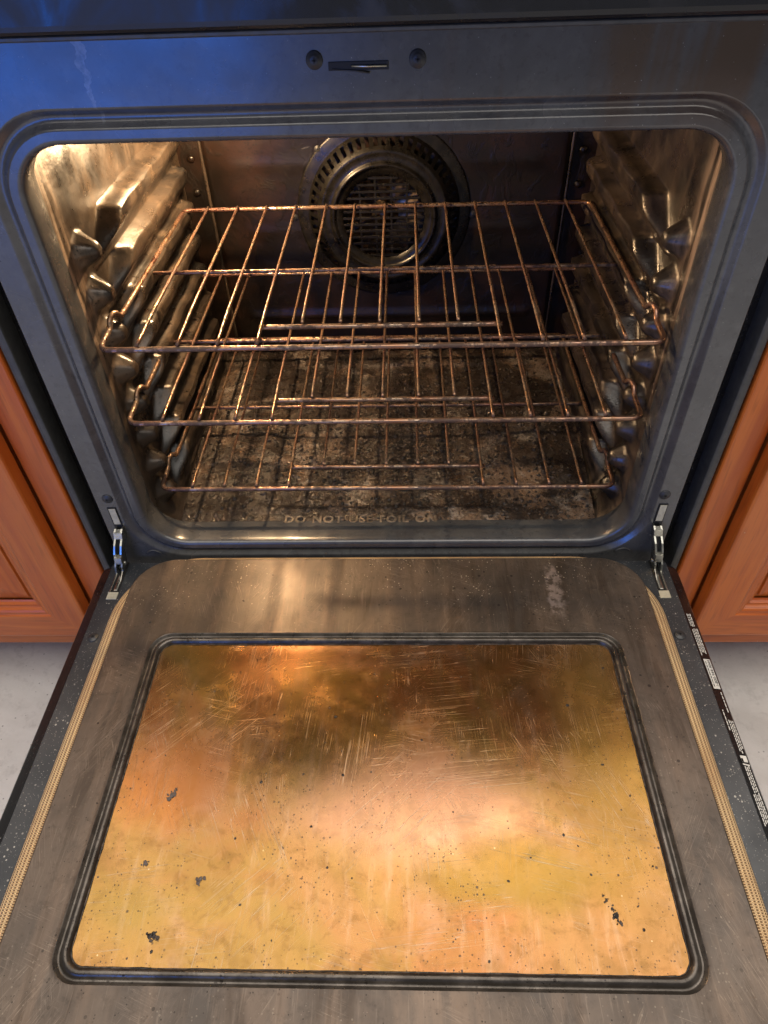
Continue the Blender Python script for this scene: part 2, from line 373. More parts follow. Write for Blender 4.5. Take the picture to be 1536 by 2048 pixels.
def resample(pts, step, closed=False):
    out = []; n = len(pts)
    for i in range(n if closed else n-1):
        a = Vector(pts[i]); b = Vector(pts[(i+1) % n]); k = max(1, int((b-a).length/step))
        out += [a.lerp(b, q/k) for q in range(k)]
    if not closed: out.append(Vector(pts[-1]))
    return out
def lathe(profile, center, n=72, axis='y'):
    """profile of (radius, offset) swept about the y axis through center; offset is along y"""
    V = []; F = []; m = len(profile)
    for i in range(n):
        a = 2*math.pi*i/n
        for r, y in profile:
            if axis == 'y': V.append((center[0]+r*math.cos(a), center[1]+y, center[2]+r*math.sin(a)))
            else: V.append((center[0]+r*math.cos(a), center[1]+r*math.sin(a), center[2]+y))
    for i in range(n):
        j = (i+1) % n
        for k in range(m-1): F.append((i*m+k, j*m+k, j*m+k+1, i*m+k+1))
    return V, F
def screw(parent, c, axis, r=.0075):
    """washer-head cross-recess screw; axis 'y' stands out towards -y, 'z' upwards"""
    s = -1 if axis == 'y' else 1
    pr = [(r, 0), (r, s*.0008), (r*.92, s*.0013), (r*.70, s*.0014), (r*.62, s*.0020), (r*.40, s*.0024), (.0002, s*.0025)]
    V, F = lathe(pr, c, 28, axis); o = link('screw', mesh('screw', V, F, True), M['screw'], parent)
    for a in (0, 1):
        l, w_ = (r*.30, r*.09) if a else (r*.09, r*.30); d = .0025
        if axis == 'y': b = (c[0]-l, c[0]+l, c[1]-d-.0003, c[1]-d+.0004, c[2]-w_, c[2]+w_)
        else: b = (c[0]-l, c[0]+l, c[1]-w_, c[1]+w_, c[2]+d-.0004, c[2]+d+.0003)
        V = [(x, y, z) for x in b[:2] for y in b[2:4] for z in b[4:]]
        link('cross_recess_shade', mesh('cross_recess_shade', V, [(0, 1, 3, 2), (4, 6, 7, 5), (0, 4, 5, 1), (2, 3, 7, 6), (0, 2, 6, 4), (1, 5, 7, 3)]), M['dark'], o)  # black bars carry the shade of the driver cross
    return o
def sm(t): t = max(0., min(1., t)); return t*t*(3-2*t)

# ------------------------------------------------------------------ setting
fl = link('floor', mesh('floor', [(-4, -4, -.31), (4, -4, -.31), (4, 4, -.31), (-4, 4, -.31)], [(0, 1, 2, 3)]), M['floor']); fl['kind'] = 'structure'

# ------------------------------------------------------------------ oven
oven = thing('oven', 'dirty charcoal built-in oven with its door folded down', 'oven', (0, .25, -.31))
HW, ZB, ZT = .308, .019, .503
# front frame: pressed sheet with a rounded mouth and a groove round it
def frame_loop(d, y, r):
    return [(x, y, z) for x, z in rrect(-HW-d, HW+d, ZB-d*.92, ZT+d, r, 12, 8)]
prof = [(0.006, .045, .045), (.0015, .030, .047), (.0, .010, .047), (.0004, .004, .048), (.002, .001, .049), (.005, 0, .052), (.0115, 0, .058), (.0135, .0012, .060), (.0165, .0052, .063),
        (.0200, .0066, .066), (.0232, .0052, .068), (.0262, .0012, .070), (.0285, 0, .072)]
loops = [frame_loop(*p) for p in prof]
loops.append([(x, 0, z) for x, z in rrect(-.3615, .3615, -.0447, .5785, .004, 12, 8)])
loops.append([(x, .0003, z) for x, z in rrect(-.3622, .3622, -.0453, .5792, .004, 12, 8)])
loops.append([(x, .0015, z) for x, z in rrect(-.363, .363, -.046, .580, .004, 12, 8)])
loops.append([(x, .035, z) for x, z in rrect(-.363, .363, -.046, .580, .004, 12, 8)])
V, F = loft(loops)
frame = link('front_frame', mesh('front_frame', V, F, True), M['enamel'], oven)
for f in frame.data.polygons:
    if f.index >= len(F)-2*len(loops[0]) or all(abs(frame.data.vertices[i].co.y) < 1e-6 for i in f.vertices): f.use_smooth = False
screw(frame, (-.346, 0, .099), 'y', .0068); screw(frame, (.343, 0, .099), 'y', .0068)
screw(frame, (-.0405, 0, .560), 'y', .0066); screw(frame, (.0395, 0, .559), 'y', .0066)
# latch
box('latch_slot_shade', -.030, .017, -.0009, .002, .5525, .5585, M['dark'], frame, .0004)  # raised black plate, its colour stands in for the slot's inner shade
V, F, _ = tube([(-.012, -.0010, .5556), (.000, -.0013, .5552), (.0155, -.0013, .5552)], .0009, 8); link('latch', mesh('latch', V, F, True), M['zinc'], frame)
V, F, _ = tube([(-.027, -.0008, .5535), (-.010, -.0010, .5525), (.002, -.0016, .5508)], .0007, 8); link('latch_lever', mesh('latch_lever', V, F, True), M['screw'], frame)
# body round the cavity
for s in (-1, 1):
    a, b = sorted((s*.363, s*.386)); box('side_gap', a, b, .030, .040, -.30, .585, M['black'], oven, 0)
    a, b = sorted((s*.3855, s*.3955)); box('side_panel', a, b, .004, .60, -.305, .600, M['side'], oven, .003)
box('back_panel', -.385, .385, .56, .60, -.30, .60, M['side'], oven, .002)
cp = box('control_panel', -.385, .385, -.050, .56, .5880, .66, M['panel'], oven, .006, 3)  # front pulled forward of the frame so it shades the frame's top
box('panel_trim', -.385, .385, -.046, .02, .5840, .5878, M['side'], oven, .001, 1)

# cavity walls: one pressed sheet each, with the ledge ladder and the rack stops
LV = [.060+.048*k for k in range(8)]
def wall_h(y, z):
    h = 0.
    # ladder ribs: flat ledge on top, sloping back underneath
    for zk in LV:
        dz = zk-z
        if -.004 < dz < .046:
            yf = .150-max(0., dz)*1.15
            e = sm((y-yf)/.016)*sm((.455-y)/.02)
            p = sm((dz+.004)/.004) if dz < 0 else (1.-.80*sm((dz-.010)/.034))*1.
            h = max(h, .0235*e*p*(1.-.05*math.sin(y*70)))
        # stop at the front of each ledge: a slanting pressed knuckle
        u = (y-.082); v = (z-(zk-.016))
        a = u*.90+v*.42; b = -u*.42+v*.90
        q = 1-max(abs(a)/.019, abs(b)/.0185, (abs(a)/.019+abs(b)/.0185)*.66)
        if q > 0: h = max(h, .021*(.35*sm(q*1.5)+.65*min(1., q*1.45)))
    c = (z-.0)
    if c < .05: h += .05-math.sqrt(max(0., .05**2-(.05-max(c, 0))**2))
    h += .0006*mnoise.noise(Vector((y*30, z*30, 1.3)))
    return h
NY, NZ = 176, 196
def side_wall(s):
    V = []; F = []
    for i in range(NY+1):
        y = .028+(.49-.028)*i/NY
        for k in range(NZ+1):
            z = .004+(.512-.004)*k/NZ; V.append((s*(.3135-wall_h(y, z)), y, z))
    for i in range(NY):
        for k in range(NZ):
            q = (i*(NZ+1)+k, (i+1)*(NZ+1)+k, (i+1)*(NZ+1)+k+1, i*(NZ+1)+k+1); F.append(q if s < 0 else q[::-1])
    return link('side_wall', mesh('side_wall', V, F, True), M['cavity'], oven)
side_wall(-1); side_wall(1)
box('cavity_ceiling', -.33, .33, .02, .56, .508, .530, M['cavity'], oven, 0)
box('cavity_base', -.33, .33, .012, .56, -.010, .006, M['cavity'], oven, 0)
bw = box('back_wall', -.33, .33, .490, .515, -.005, .52, M['back'], oven, 0)
# pressed centre panel of the back wall; side beads added to give its edges a highlight
V = []; F = []; NX, NZ2 = 120, 90
for i in range(NX+1):
    x = -.276+.552*i/NX
    for k in range(NZ2+1):
        z = .03+.475*k/NZ2
        y = .4895-.006*sm((.276-abs(x))/.006)
        y -= .0045*math.exp(-((z-.088)/.006)**2)*sm((.25-abs(x))/.02)+.0010*math.exp(-((z-.335)/.008)**2)*sm((.25-abs(x))/.03)+.0010*math.exp(-((z-.235)/.008)**2)*sm((.25-abs(x))/.03)
        y -= .0010*mnoise.noise(Vector((x*9, z*9, 5)))
        V.append((x, y, z))
for i in range(NX):
    for k in range(NZ2): F.append((i*(NZ2+1)+k, (i+1)*(NZ2+1)+k, (i+1)*(NZ2+1)+k+1, i*(NZ2+1)+k+1))
link('back_centre_panel', mesh('back_centre_panel', V, F, True), M['back'], bw)
for sx in (-1, 1):
    V, F, _ = tube(resample([(sx*.2765, .4865, .03), (sx*.2765, .4865, .50)], .02), .0026, 8); link('highlight_bead', mesh('highlight_bead', V, F, True), M['cavity'], bw)
for x, z in ((-.294, .345), (-.295, .296), (.294, .345), (.294, .296)):
    V, F = lathe([(.006, 0), (.0055, -.002), (.003, -.0035), (.0002, -.004)], (x, .490, z), 16); link('rivet', mesh('rivet', V, F, True), M['back'], bw)
# floor pan
def pan_h(x, y):
    z = .0125
    ax = abs(x+.004)
    rec = sm((y-.070)/.012)*sm((.445-y)/.012)*sm((.172-ax)/.012)
    z -= .0050*rec
    # two raised beads towards the sides
    z += .0035*math.exp(-((ax-.232)/.010)**2)*sm((y-.12)/.03)*sm((.40-y)/.03)
    cr = max(0., mnoise.fractal(Vector((x*34, y*34, 2.)), 1., 2.1, 5)*.9+.12)*max(0., .35+mnoise.noise(Vector((x*7+3, y*7, .4)))*1.1+.5*math.exp(-(x/.12)**2))
    z += min(.0045, .0050*cr)*(.12*sm((y-.030)/.01)+.88*sm((y-.058)/.015))
    return z
V = []; F = []; NX, NYp = 300, 260
for j in range(NYp+1):
    y = .0245+(.488-.0245)*j/NYp; hw = .2825+.018*min(1., j/NYp*1.6)
    for i in range(NX+1):
        x = -hw+2*hw*i/NX; z = pan_h(x, y); V.append((x, y, z))
for j in range(NYp):
    for i in range(NX): F.append((j*(NX+1)+i, j*(NX+1)+i+1, (j+1)*(NX+1)+i+1, (j+1)*(NX+1)+i))
b0 = len(V)
for i in range(NX+1): v = V[i]; V.append((v[0], v[1]-.0012, v[2]-.0014)); 
for i in range(NX+1): v = V[i]; V.append((v[0], v[1]-.0014, .006))
for i in range(NX): F.append((b0+i, b0+i+1, i+1, i)); F.append((b0+NX+1+i, b0+NX+2+i, b0+i+1, b0+i))
for e in (0, NX):
    c0 = len(V)
    for j in range(NYp+1): v = V[j*(NX+1)+e]; V.append((v[0], v[1], .006))
    for j in range(NYp): F.append((j*(NX+1)+e, (j+1)*(NX+1)+e, c0+j+1, c0+j))
pan = link('floor_panel', mesh('floor_panel', V, F, True), M['pan'], oven)
# bright strip standing in for the highlight on the pan's front edge
V, F, _ = tube(resample([(-.2815, .0238, .0135), (.2815, .0238, .0135)], .006), .0012, 6, wob=.3); link('pan_edge_highlight', mesh('pan_edge_highlight', V, F, True), M['zinc'], pan)
def text_mesh(txt, size, extrude, bevel=0., spacing=1.):
    cu = bpy.data.curves.new('lettering', 'FONT'); cu.body = txt; cu.size = size; cu.extrude = extrude; cu.bevel_depth = bevel; cu.bevel_resolution = 1; cu.space_character = spacing; cu.space_word = 1.25; cu.resolution_u = 4
    o = bpy.data.objects.new('tmp', cu); COL.objects.link(o); bpy.context.view_layer.update()
    me = bpy.data.meshes.new_from_object(o.evaluated_get(bpy.context.evaluated_depsgraph_get())); bpy.data.objects.remove(o); me.materials.clear(); return me
me = text_mesh('DO NOT USE FOIL ON', .0190, .0009, .0007, 1.16)
xs = [v.co.x for v in me.vertices]; k = (.069+.139)/(max(xs)-min(xs)); x0 = min(xs)
for v in me.vertices: v.co = Vector(((v.co.x-x0)*k-.139, v.co.y+.0405, v.co.z+.0136))
link('embossed_lettering', me, M['worn_highlight'], pan)  # lighter worn tone also stands in for highlights on the letter edges

# lamp in the cavity ceiling
V, F = lathe([(.030, .052), (.030, .046), (.026, .040), (.024, .034), (.016, .026), (.0002, .022)], (-.215, .290, .4625), 24, 'z')
link('oven_lamp', mesh('oven_lamp', V, F, True), M['lens'], oven)

# convection fan cover on the back wall
FC = (-.004, .484, .262)
fc = link('fan_cover', mesh('fan_cover', *lathe([(.136, .002), (.1355, -.0015), (.133, -.0025), (.121, -.0025), (.1185, -.0030)], FC, 96), True), M['cover'], oven)
NS = 54; V = []; F = []
rr = [(.1185, -.0030), (.1150, -.0075), (.1030, -.0215), (.0985, -.0250)]
for i in range(NS*2):
    a = 2*math.pi*(i+.0)/(NS*2)
    for r, y in rr: V.append((FC[0]+r*math.cos(a), FC[1]+y, FC[2]+r*math.sin(a)))
for i in range(NS*2):
    j = (i+1) % (NS*2)
    for k in range(3):
        if k == 1 and i % 2 == 0: continue
        F.append((i*4+k, j*4+k, j*4+k+1, i*4+k+1))
link('slotted_rim', mesh('slotted_rim', V, F, True), M['cover'], fc)
link('face_ring', mesh('face_ring', *lathe([(.0985, -.0250), (.0960, -.0262), (.0930, -.0250), (.0840, -.0240), (.0815, -.0255), (.0795, -.0285), (.0770, -.0285), (.0750, -.0255), (.0725, -.0240), (.0635, -.0235), (.0625, -.020)], FC, 96), True), M['cover'], fc)
for k in range(-6, 7):
    z = k*.0098; hw = math.sqrt(max(0, .0632**2-z*z))
    if hw < .012: continue
    box('grille_bar', FC[0]-hw, FC[0]+hw, FC[1]-.0235, FC[1]-.0215, FC[2]+z-.0021, FC[2]+z+.0021, M['cover'], fc, .0006, 1)
for k, x in enumerate((-.036, -.012, .012, .036)):
    hz = math.sqrt(.0632**2-x*x); box('grille_bar', FC[0]+x-.0016, FC[0]+x+.0016, FC[1]-.0228, FC[1]-.0208, FC[2]-hz, FC[2]+hz, M['cover'], fc, .0005, 1)
fan = link('fan', mesh('fan', *lathe([(.0002, -.016), (.008, -.016), (.010, -.012), (.018, -.010), (.022, -.006), (.022, .0)], FC, 32), True), M['fan'], oven)
bl = mesh('fan_blade', [(.018, -.003, -.007), (.056, -.012, -.014), (.060, -.004, .010), (.020, .000, .007), (.018, -.001, -.007), (.056, -.010, -.014), (.060, -.002, .010), (.020, .002, .007)],
          [(0, 1, 2, 3), (7, 6, 5, 4), (0, 4, 5, 1), (1, 5, 6, 2), (2, 6, 7, 3), (3, 7, 4, 0)]); bl.materials.append(M['fan'])
for k in range(11):
    o = link('fan_blade', bl, None, fan, Vector(FC)); o.rotation_euler = (0, 2*math.pi*k/11+.12, 0)
for x, z in ((-.146, .258), (.135, .256), (.10, .171), (-.10, .356)): screw(fc, (x, .4835, z), 'y', .0055)

# ------------------------------------------------------------------ oven door, folded down level
door = link('door', None, None, oven)
DZ = -.006
# outer skin with a black sloping edge
def dl(hw, y0, y1, z, r): return [(x, y, z) for x, y in rrect(-hw, hw, y0, y1, r, 8, 6)]
V, F = loft([dl(.3668, -.560, -.0165, DZ-.0008, .006), dl(.3690, -.562, -.017, DZ-.0022, .007), dl(.3775, -.570, -.019, DZ-.0040, .008), dl(.3805, -.573, -.021, DZ-.0075, .009), dl(.3815, -.574, -.021, DZ-.014, .009), dl(.3815, -.574, -.021, DZ-.042, .009)])
V.append((0, -.3, DZ-.042)); n0 = len(V)-1; nl = len(dl(.3, -.5, 0, 0, .01)); F += [(n0-nl+i, n0-nl+(i+1) % nl, n0) for i in range(nl)]
link('outer_skin', mesh('outer_skin', V, F, True), M['black'], door)
# charcoal inner flange
V, F = loft([dl(.300, -.50, -.040, DZ, .03), dl(.3655, -.5585, -.0140, DZ, .005), dl(.3668, -.560, -.0128, DZ-.0012, .006), dl(.3668, -.560, -.0128, DZ-.012, .006)])
link('inner_flange', mesh('inner_flange', V, F), M['edge'], door)
# liner plate with the pressed window surround
GX, GY0, GY1 = .263, -.4790, -.1490
LZ = .0042
def gl(d, z, r):
    r = r-d+d*.78; d *= .78
    return [(x, y, z) for x, y in rrect(-GX-d, GX+d, GY0-d, GY1+d, r, 12, 10)]
loopsG = [gl(-.001, LZ-.0085, .014), gl(.0, LZ-.0050, .015), gl(.0008, LZ-.0020, .0155), gl(.0025, LZ+.0006, .017), gl(.0050, LZ+.0014, .019), gl(.0078, LZ+.0004, .022), gl(.0100, LZ-.0024, .0235), gl(.0120, LZ-.0040, .025), gl(.0138, LZ-.0030, .026), gl(.0155, LZ-.0004, .0275), gl(.0170, LZ+.0004, .029)]
V, F = loft(loopsG); link('window_surround', mesh('window_surround', V, F, True), M['groove'], door)
out = [(x, y, LZ) for x, y in rrect(-.3245, .3245, -.5450, -.0175, .052, 12, 10)]
out2 = [(x, y, LZ-.0010) for x, y in rrect(-.3260, .3260, -.5465, -.0160, .0535, 12, 10)]
out3 = [(x, y, LZ-.0055) for x, y in rrect(-.3262, .3262, -.5467, -.0158, .0537, 12, 10)]
inn = [(x, y, LZ) for x, y in rrect(-.3225, .3225, -.5430, -.0195, .050, 12, 10)]
V, F = loft([gl(.0170, LZ+.0004, .029), gl(.0190, LZ+.0001, .031), gl(.0215, LZ, .033), gl(.0230, LZ, .034), inn, out, out2, out3])
lin = link('liner_plate', mesh('liner_plate', V, F, True), M['liner'], door)
for f in lin.data.polygons:
    if all(abs(lin.data.vertices[i].co.z-LZ) < 1e-6 for i in f.vertices): f.use_smooth = False
# window glass
g = rrect(-GX-.0005, GX+.0005, GY0-.0005, GY1+.0005, .015, 12, 10)
V = [(x, y, LZ-.0042) for x, y in g]+[(x, y, LZ-.0085) for x, y in g]; n = len(g)
F = [tuple(range(n))]+[(i, (i+1) % n, n+(i+1) % n, n+i) for i in range(n)]
link('window_glass', mesh('window_glass', V, F), M['glass'], door)
V, F, _ = tube([(x, y, LZ-.0040) for x, y in rrect(-GX+.0002, GX-.0002, GY0+.0002, GY1-.0002, .015, 12, 40)], .0007, 6, True, 1., wob=1.2); link('burnt_seam', mesh('burnt_seam', V, F, True), M['crumb'], door)
# woven gasket squeezed out from under the liner
pth = resample([(x, y, -.0026) for x, y in rrect(-.3300, .3300, -.5520, -.0200, .088, 14, 8)], .004, True)
V, F, UV = tube(pth, .0108, 20, True, .50); link('gasket', mesh('gasket', V, F, True, UV), M['gasket'], door)
screw(door, (-.354, -.135, DZ), 'z', .0065); screw(door, (.351, -.132, DZ), 'z', .0065)
# hinges: slotted pocket in the door, zinc arm hooked into the frame
for s in (-1, 1):
    xa = s*.3455
    box('hinge_slot_shade', xa-.0055, xa+.0055, -.0013, .003, .046, .084, M['dark'], frame, .0003)  # no hole cut: black plate paints in the slot's darkness
    a, b = sorted((xa-.0040, xa+.0044)); box('slot_plate', a, b, -.0018, .002, .0555, .0825, M['pale'], frame, .0004)
    hg = link('hinge', None, None, oven)
    prof = [(.004, .050), (-.006, .0515), (-.0115, .049), (-.0135, .040), (-.0205, .034), (-.0260, .024), (-.0270, .012), (-.0315, .006), (-.0330, -.006), (-.024, -.012), (-.0150, -.006), (-.0130, .006), (-.0105, .020), (-.0040, .032), (.004, .036)]
    for off in (-.0042, .0042):
        xc = xa+off-s*.001
        V = []; F = []; n = len(prof)
        for dx in (-.0011, .0011):
            for (y, z) in prof: V.append((xc+dx+s*(.050-z)*.13, y, z))
        F = [tuple(range(n)), tuple(reversed(range(n, 2*n)))]+[(i, n+i, n+(i+1) % n, (i+1) % n) for i in range(n)]
        link('hinge_arm', mesh('hinge_arm', V, F), M['zinc'], hg)
    for (y, z) in ((-.0095, .0475), (-.0265, .018)):
        xo = s*(.050-z)*.13-s*.001
        V = [(xa+xo+q*.0045, y+c, z+e) for q in (-1, 1) for c, e in ((.004, .0028), (-.0022, .0018), (-.0040, -.0075), (.0022, -.0070))]
        link('hinge_bridge', mesh('hinge_bridge', V, [(0, 1, 2, 3), (7, 6, 5, 4), (0, 4, 5, 1), (1, 5, 6, 2), (2, 6, 7, 3), (3, 7, 4, 0)]), M['zinc'], hg)
    V, F = lathe([(.0002, -.007), (.0028, -.007), (.0028, .007), (.0002, .007)], (0, 0, 0), 14)
    V = [(xa+s*.0045+v[1], -.0215+v[0], .004+v[2]) for v in V]; link('hinge_pin', mesh('hinge_pin', V, F, True), M['zinc'], hg)
    xd = s*.3500
    box('slot_shade', xd-.0062, xd+.0062, -.0655, -.0128, DZ-.004, DZ+.0005, M['dark'], hg, .0003)  # flat black block in place of the shade inside the door pocket
    box('slot_rail', xd+s*.0040, xd+s*.0058, -.0655, -.018, DZ-.003, DZ+.0016, M['zinc'], hg, .0004) if s > 0 else box('slot_rail', xd-.0058, xd-.0040, -.0655, -.018, DZ-.003, DZ+.0016, M['zinc'], hg, .0004)
    a, b = sorted((xd-s*.0040, xd+s*.0012)); box('hinge_spring', a, b, -.062, -.026, DZ-.002, DZ+.0011, M['zinc'], hg, .0012)
    V = [(xd-s*.0035+c, y, z) for c in (-.0006, .0006) for y, z in ((-.018, DZ+.008), (-.030, DZ+.0058), (-.047, DZ+.0005), (-.020, DZ-.002))]
    link('hinge_cheek', mesh('hinge_cheek', V, [(0, 1, 2, 3), (7, 6, 5, 4), (0, 4, 5, 1), (1, 5, 6, 2), (2, 6, 7, 3), (3, 7, 4, 0)]), M['zinc'], hg)
    box('end_plate', xd-.0066, xd+.0066, -.0760, -.0645, DZ-.003, DZ+.0012, M['pale'], hg, .0005)
    V, F, _ = tube([(s*(.302+.020*t/8), -.0008, -.004+.010*math.sin(math.pi*(.15+.75*(1-t/8)))*.9) for t in range(9)], .0009, 6); link('pressed_rim', mesh('pressed_rim', V, F, True), M['side'], frame)
# printed warning text along the right edge: lines of words too small to read, laid on the sloping edge
V = []; F = []
def edge_z(x): return DZ-.0022-(x-.369)/(.3775-.369)*.0018+.0004
def word(x, y0, y1, h):
    b = len(V)
    for (xx, yy) in ((x, y0), (x+h, y0), (x+h, y1), (x, y1)): V.append((xx, yy, edge_z(xx)))
    F.append((b, b+1, b+2, b+3))
blocks = [(-.098, -.116, .3690, 3), (-.120, -.158, .3690, 4), (-.206, -.232, .3752, 1), (-.228, -.256, .3694, 1), (-.240, -.279, .3722, 3), (-.292, -.325, .3712, 3), (-.322, -.352, .3694, 4), (-.36, -.44, .3692, 4)]
for ya, yb, x, nl_ in blocks:
    for k in range(nl_):
        y = ya-random.uniform(0, .002); end = yb+random.uniform(0, .006)
        while y > end:
            l = random.uniform(.0016, .0055); word(x+k*.00195, y, y-l, .00105); y -= l+.0009
tx = link('printed_text', mesh('printed_text', V, F), M['white'], door); tx['kind'] = 'stuff'
def edge_sheet(name, x0, x1, y0, y1, mat, dz=.0003, sh=0.):
    V = [(x0, y0, edge_z(x0)+dz), (x1, y0+sh, edge_z(x1)+dz), (x1, y1+sh, edge_z(x1)+dz), (x0, y1, edge_z(x0)+dz)]
    return link(name, mesh(name, V, [(0, 3, 2, 1)]), mat, door)
edge_sheet('phone_label', .3690, .3768, -.164, -.203, M['white'])
me = text_mesh('1-800-944-9044', .0050, .00005, 0, 1.0)
xs = [v.co.x for v in me.vertices]; k = .034/(max(xs)-min(xs))
for v in me.vertices:
    a, b = v.co.x*k, v.co.y*1.0; x = .3762-b; v.co = Vector((x, -.2005+a, edge_z(x)+.0006+v.co.z))
link('phone_number', me, M['ink'], door)
V = []; F = []
y = -.2005
while y < -.167:
    l = random.uniform(.002, .005); b = len(V)
    for (xx, yy) in ((.3702, y), (.3711, y), (.3711, y+l), (.3702, y+l)): V.append((xx, yy, edge_z(xx)+.0006))
    F.append((b, b+1, b+2, b+3)); y += l+.001
link('label_small_print', mesh('label_small_print', V, F), M['ink'], door)['kind'] = 'stuff'
edge_sheet('logo_square', .3702, .3768, -.2815, -.2885, M['white'])
edge_sheet('logo_cut', .3702, .3722, -.2845, -.2885, M['black'], .0006)
edge_sheet('logo_stroke', .3702, .3772, -.2900, -.2915, M['white'], .0003, -.001)

# ------------------------------------------------------------------ racks
def make_rack(label, z, dy, idx):
    r = thing('oven_rack', label, 'oven rack', (0, .21+dy, z), 'wire racks in the oven')
    Y = lambda y: y-.21
    hx = .2955
    side = lambda s: [(s*hx, Y(.404), 0), (s*hx, Y(.088), 0), (s*(hx+.0015), Y(.080), .0095), (s*(hx+.0045), Y(.070), .0085), (s*(hx+.0050), Y(.062), -.0015), (s*(hx+.0050), Y(.021), -.0040)]
    pts = side(-1)+list(reversed(side(1)))
    pts = fillet(pts, .013, 5, True); pts = resample(pts, .012, True)
    V, F, _ = tube(pts, .0031, 10, True, wob=.05)
    link('rim_rod', mesh('rim_rod', V, F, True), M['rack'], r, (0, 0, 0))
    def rod(name, a, b, rad, sg=8):
        V, F, _ = tube(resample([a, b], .010), rad, sg, wob=.07); return link(name, mesh(name, V, F, True), M['rack'], r, (0, 0, 0))
    rod('cross_rod', (-.294, 0, -.0058), (.294, 0, -.0055), .0027)
    rod('handle_rod', (-.1335, Y(.064), -.0035), (.1345, Y(.064), -.0035), .0030)
    lw = None
    for i in range(13):
        x = -.257+.0429*i; mid = 4 <= i <= 8; y0 = Y(.0625 if mid else .0195)
        z0 = .0028 if mid else .0030
        pts = [(0, y0, z0-.0002), (0, y0+.010, z0), (0, Y(.399), .0052)] if mid else [(0, y0, .0018), (0, y0+.012, .0022), (0, Y(.09), .0045), (0, Y(.399), .0052)]
        key = 'short' if mid else 'long'
        if key not in WM:
            V, F, _ = tube(resample(pts, .008), .00195, 8, wob=.10); WM[key] = mesh('wire', V, F, True); WM[key].materials.append(M['rack'])
        link('wire', WM[key], None, r, (x+random.uniform(-.0006, .0006), 0, 0))
    return r
WM = {}
make_rack('topmost of the three heat-tinted wire racks in the oven', .3005, .0, 0)
make_rack('middle of the three heat-tinted wire racks in the oven', .1985, .006, 1)
make_rack('lowest of the three wire racks, just above the scorched oven floor', .0685, .034, 2)

# ------------------------------------------------------------------ cabinets
def cabinet(s, label):
    c = thing('kitchen_cabinet', label, 'cabinet', (s*.62, .2, -.31), 'wooden cabinets beside the oven')
    X = lambda a, b: sorted((s*a, s*b))
    a, b = X(.3985, .436); box('face_stile', a, b, .002, .022, -.213, .56, M['woodv'], c, .004, 3)
    a, b = X(.4362, .92); box('face_rail', a, b, .004, .022, -.213, -.150, M['woodh'], c, .003, 2)
    a, b = X(.4362, .92); box('carcass', a, b, .024, .55, -.213, .56, M['woodv'], c, .002, 1)
    a, b = X(.3985, .92); box('toe_board', a, b, .075, .09, -.31, -.214, M['brown'], c, 0)
    d = link('cabinet_door', None, None, c)
    u0, u1, z0, z1 = .4385, .90, -.163, .55
    pf = [(0, .001), (0, -.0165), (.0012, -.0190), (.004, -.0200), (.049, -.0200), (.0505, -.0185), (.0525, -.0178), (.0560, -.0180), (.0590, -.0165), (.0615, -.0125), (.0640, -.0118), (.0665, -.0120), (.0690, -.0085), (.0720, -.0070)]
    def piece(name, A, B, inA, inB, mat):
        V = []; F = []; m = len(pf)
        for (P, I) in ((A, inA), (B, inB)):
            for dd, y in pf: V.append((s*(P[0]+I[0]*dd), y, P[1]+I[1]*dd))
        for k in range(m-1): F.append((k, k+1, m+k+1, m+k))
        o = link(name, mesh(name, V, F), mat, d)
        return o
    piece('stile', (u0, z0), (u0, z1), (1, 1), (1, -1), M['woodv']); piece('stile', (u1, z0), (u1, z1), (-1, 1), (-1, -1), M['woodv'])
    piece('rail', (u0, z0), (u1, z0), (1, 1), (-1, 1), M['woodh']); piece('rail', (u0, z1), (u1, z1), (1, -1), (-1, -1), M['woodh'])
    lp = []
    for dd, y in ((.0715, -.0040), (.0760, -.0035), (.0775, -.0062), (.1120, -.0150), (.1135, -.0168), (.1145, -.0170)):
        lp.append([(s*(u0+dd), y, z0+dd), (s*(u1-dd), y, z0+dd), (s*(u1-dd), y, z1-dd), (s*(u0+dd), y, z1-dd)])
    V, F = loft(lp); n = len(V); F.append((n-4, n-3, n-2, n-1))
    link('panel', mesh('panel', V, F), M['woodv'], d)
    return c
cabinet(-1, 'reddish brown wooden cabinet on the blue-lit left side of the oven')
cabinet(1, 'reddish brown wooden cabinet with chipped moulding beside the printed door edge')

# ------------------------------------------------------------------ burnt bits
def lump(V, F, c, r, flat=.6, rnd=random):
    b = len(V); ang = rnd.uniform(0, 6.28); ca_, sa_ = math.cos(ang), math.sin(ang); el = rnd.uniform(.6, 1.5)
    base = [(0, 0, 1)]+[(math.cos(k*1.2566)*.9, math.sin(k*1.2566)*.9, .35) for k in range(5)]+[(math.cos(k*1.2566+.6), math.sin(k*1.2566+.6), -.5) for k in range(5)]
    for p in base:
        q = [p[0]*r*el*rnd.uniform(.6, 1.25), p[1]*r*rnd.uniform(.6, 1.25), p[2]*r*flat*rnd.uniform(.6, 1.3)]
        V.append((c[0]+q[0]*ca_-q[1]*sa_, c[1]+q[0]*sa_+q[1]*ca_, c[2]+q[2]))
    for k in range(5):
        m = (k+1) % 5; F.append((b, b+1+k, b+1+m)); F.append((b+1+k, b+6+k, b+1+m)); F.append((b+1+m, b+6+k, b+6+m))
V = []; F = []
n = 0
while n < 7000:
    x = random.uniform(-.278, .278); y = random.uniform(.03, .47)
    dens = .25+.9*math.exp(-((x-.03)/.10)**2-((y-.22)/.12)**2)+.7*math.exp(-((x-.20)/.05)**2-((y-.07)/.025)**2)+mnoise.noise(Vector((x*22, y*22, 9)))*.55+.2*mnoise.noise(Vector((x*70, y*70, 2)))
    if random.random() > dens: continue
    r = .0006+.0034*random.random()**3.6; lump(V, F, (x, y, pan_h(x, y)+r*.25), r); n += 1
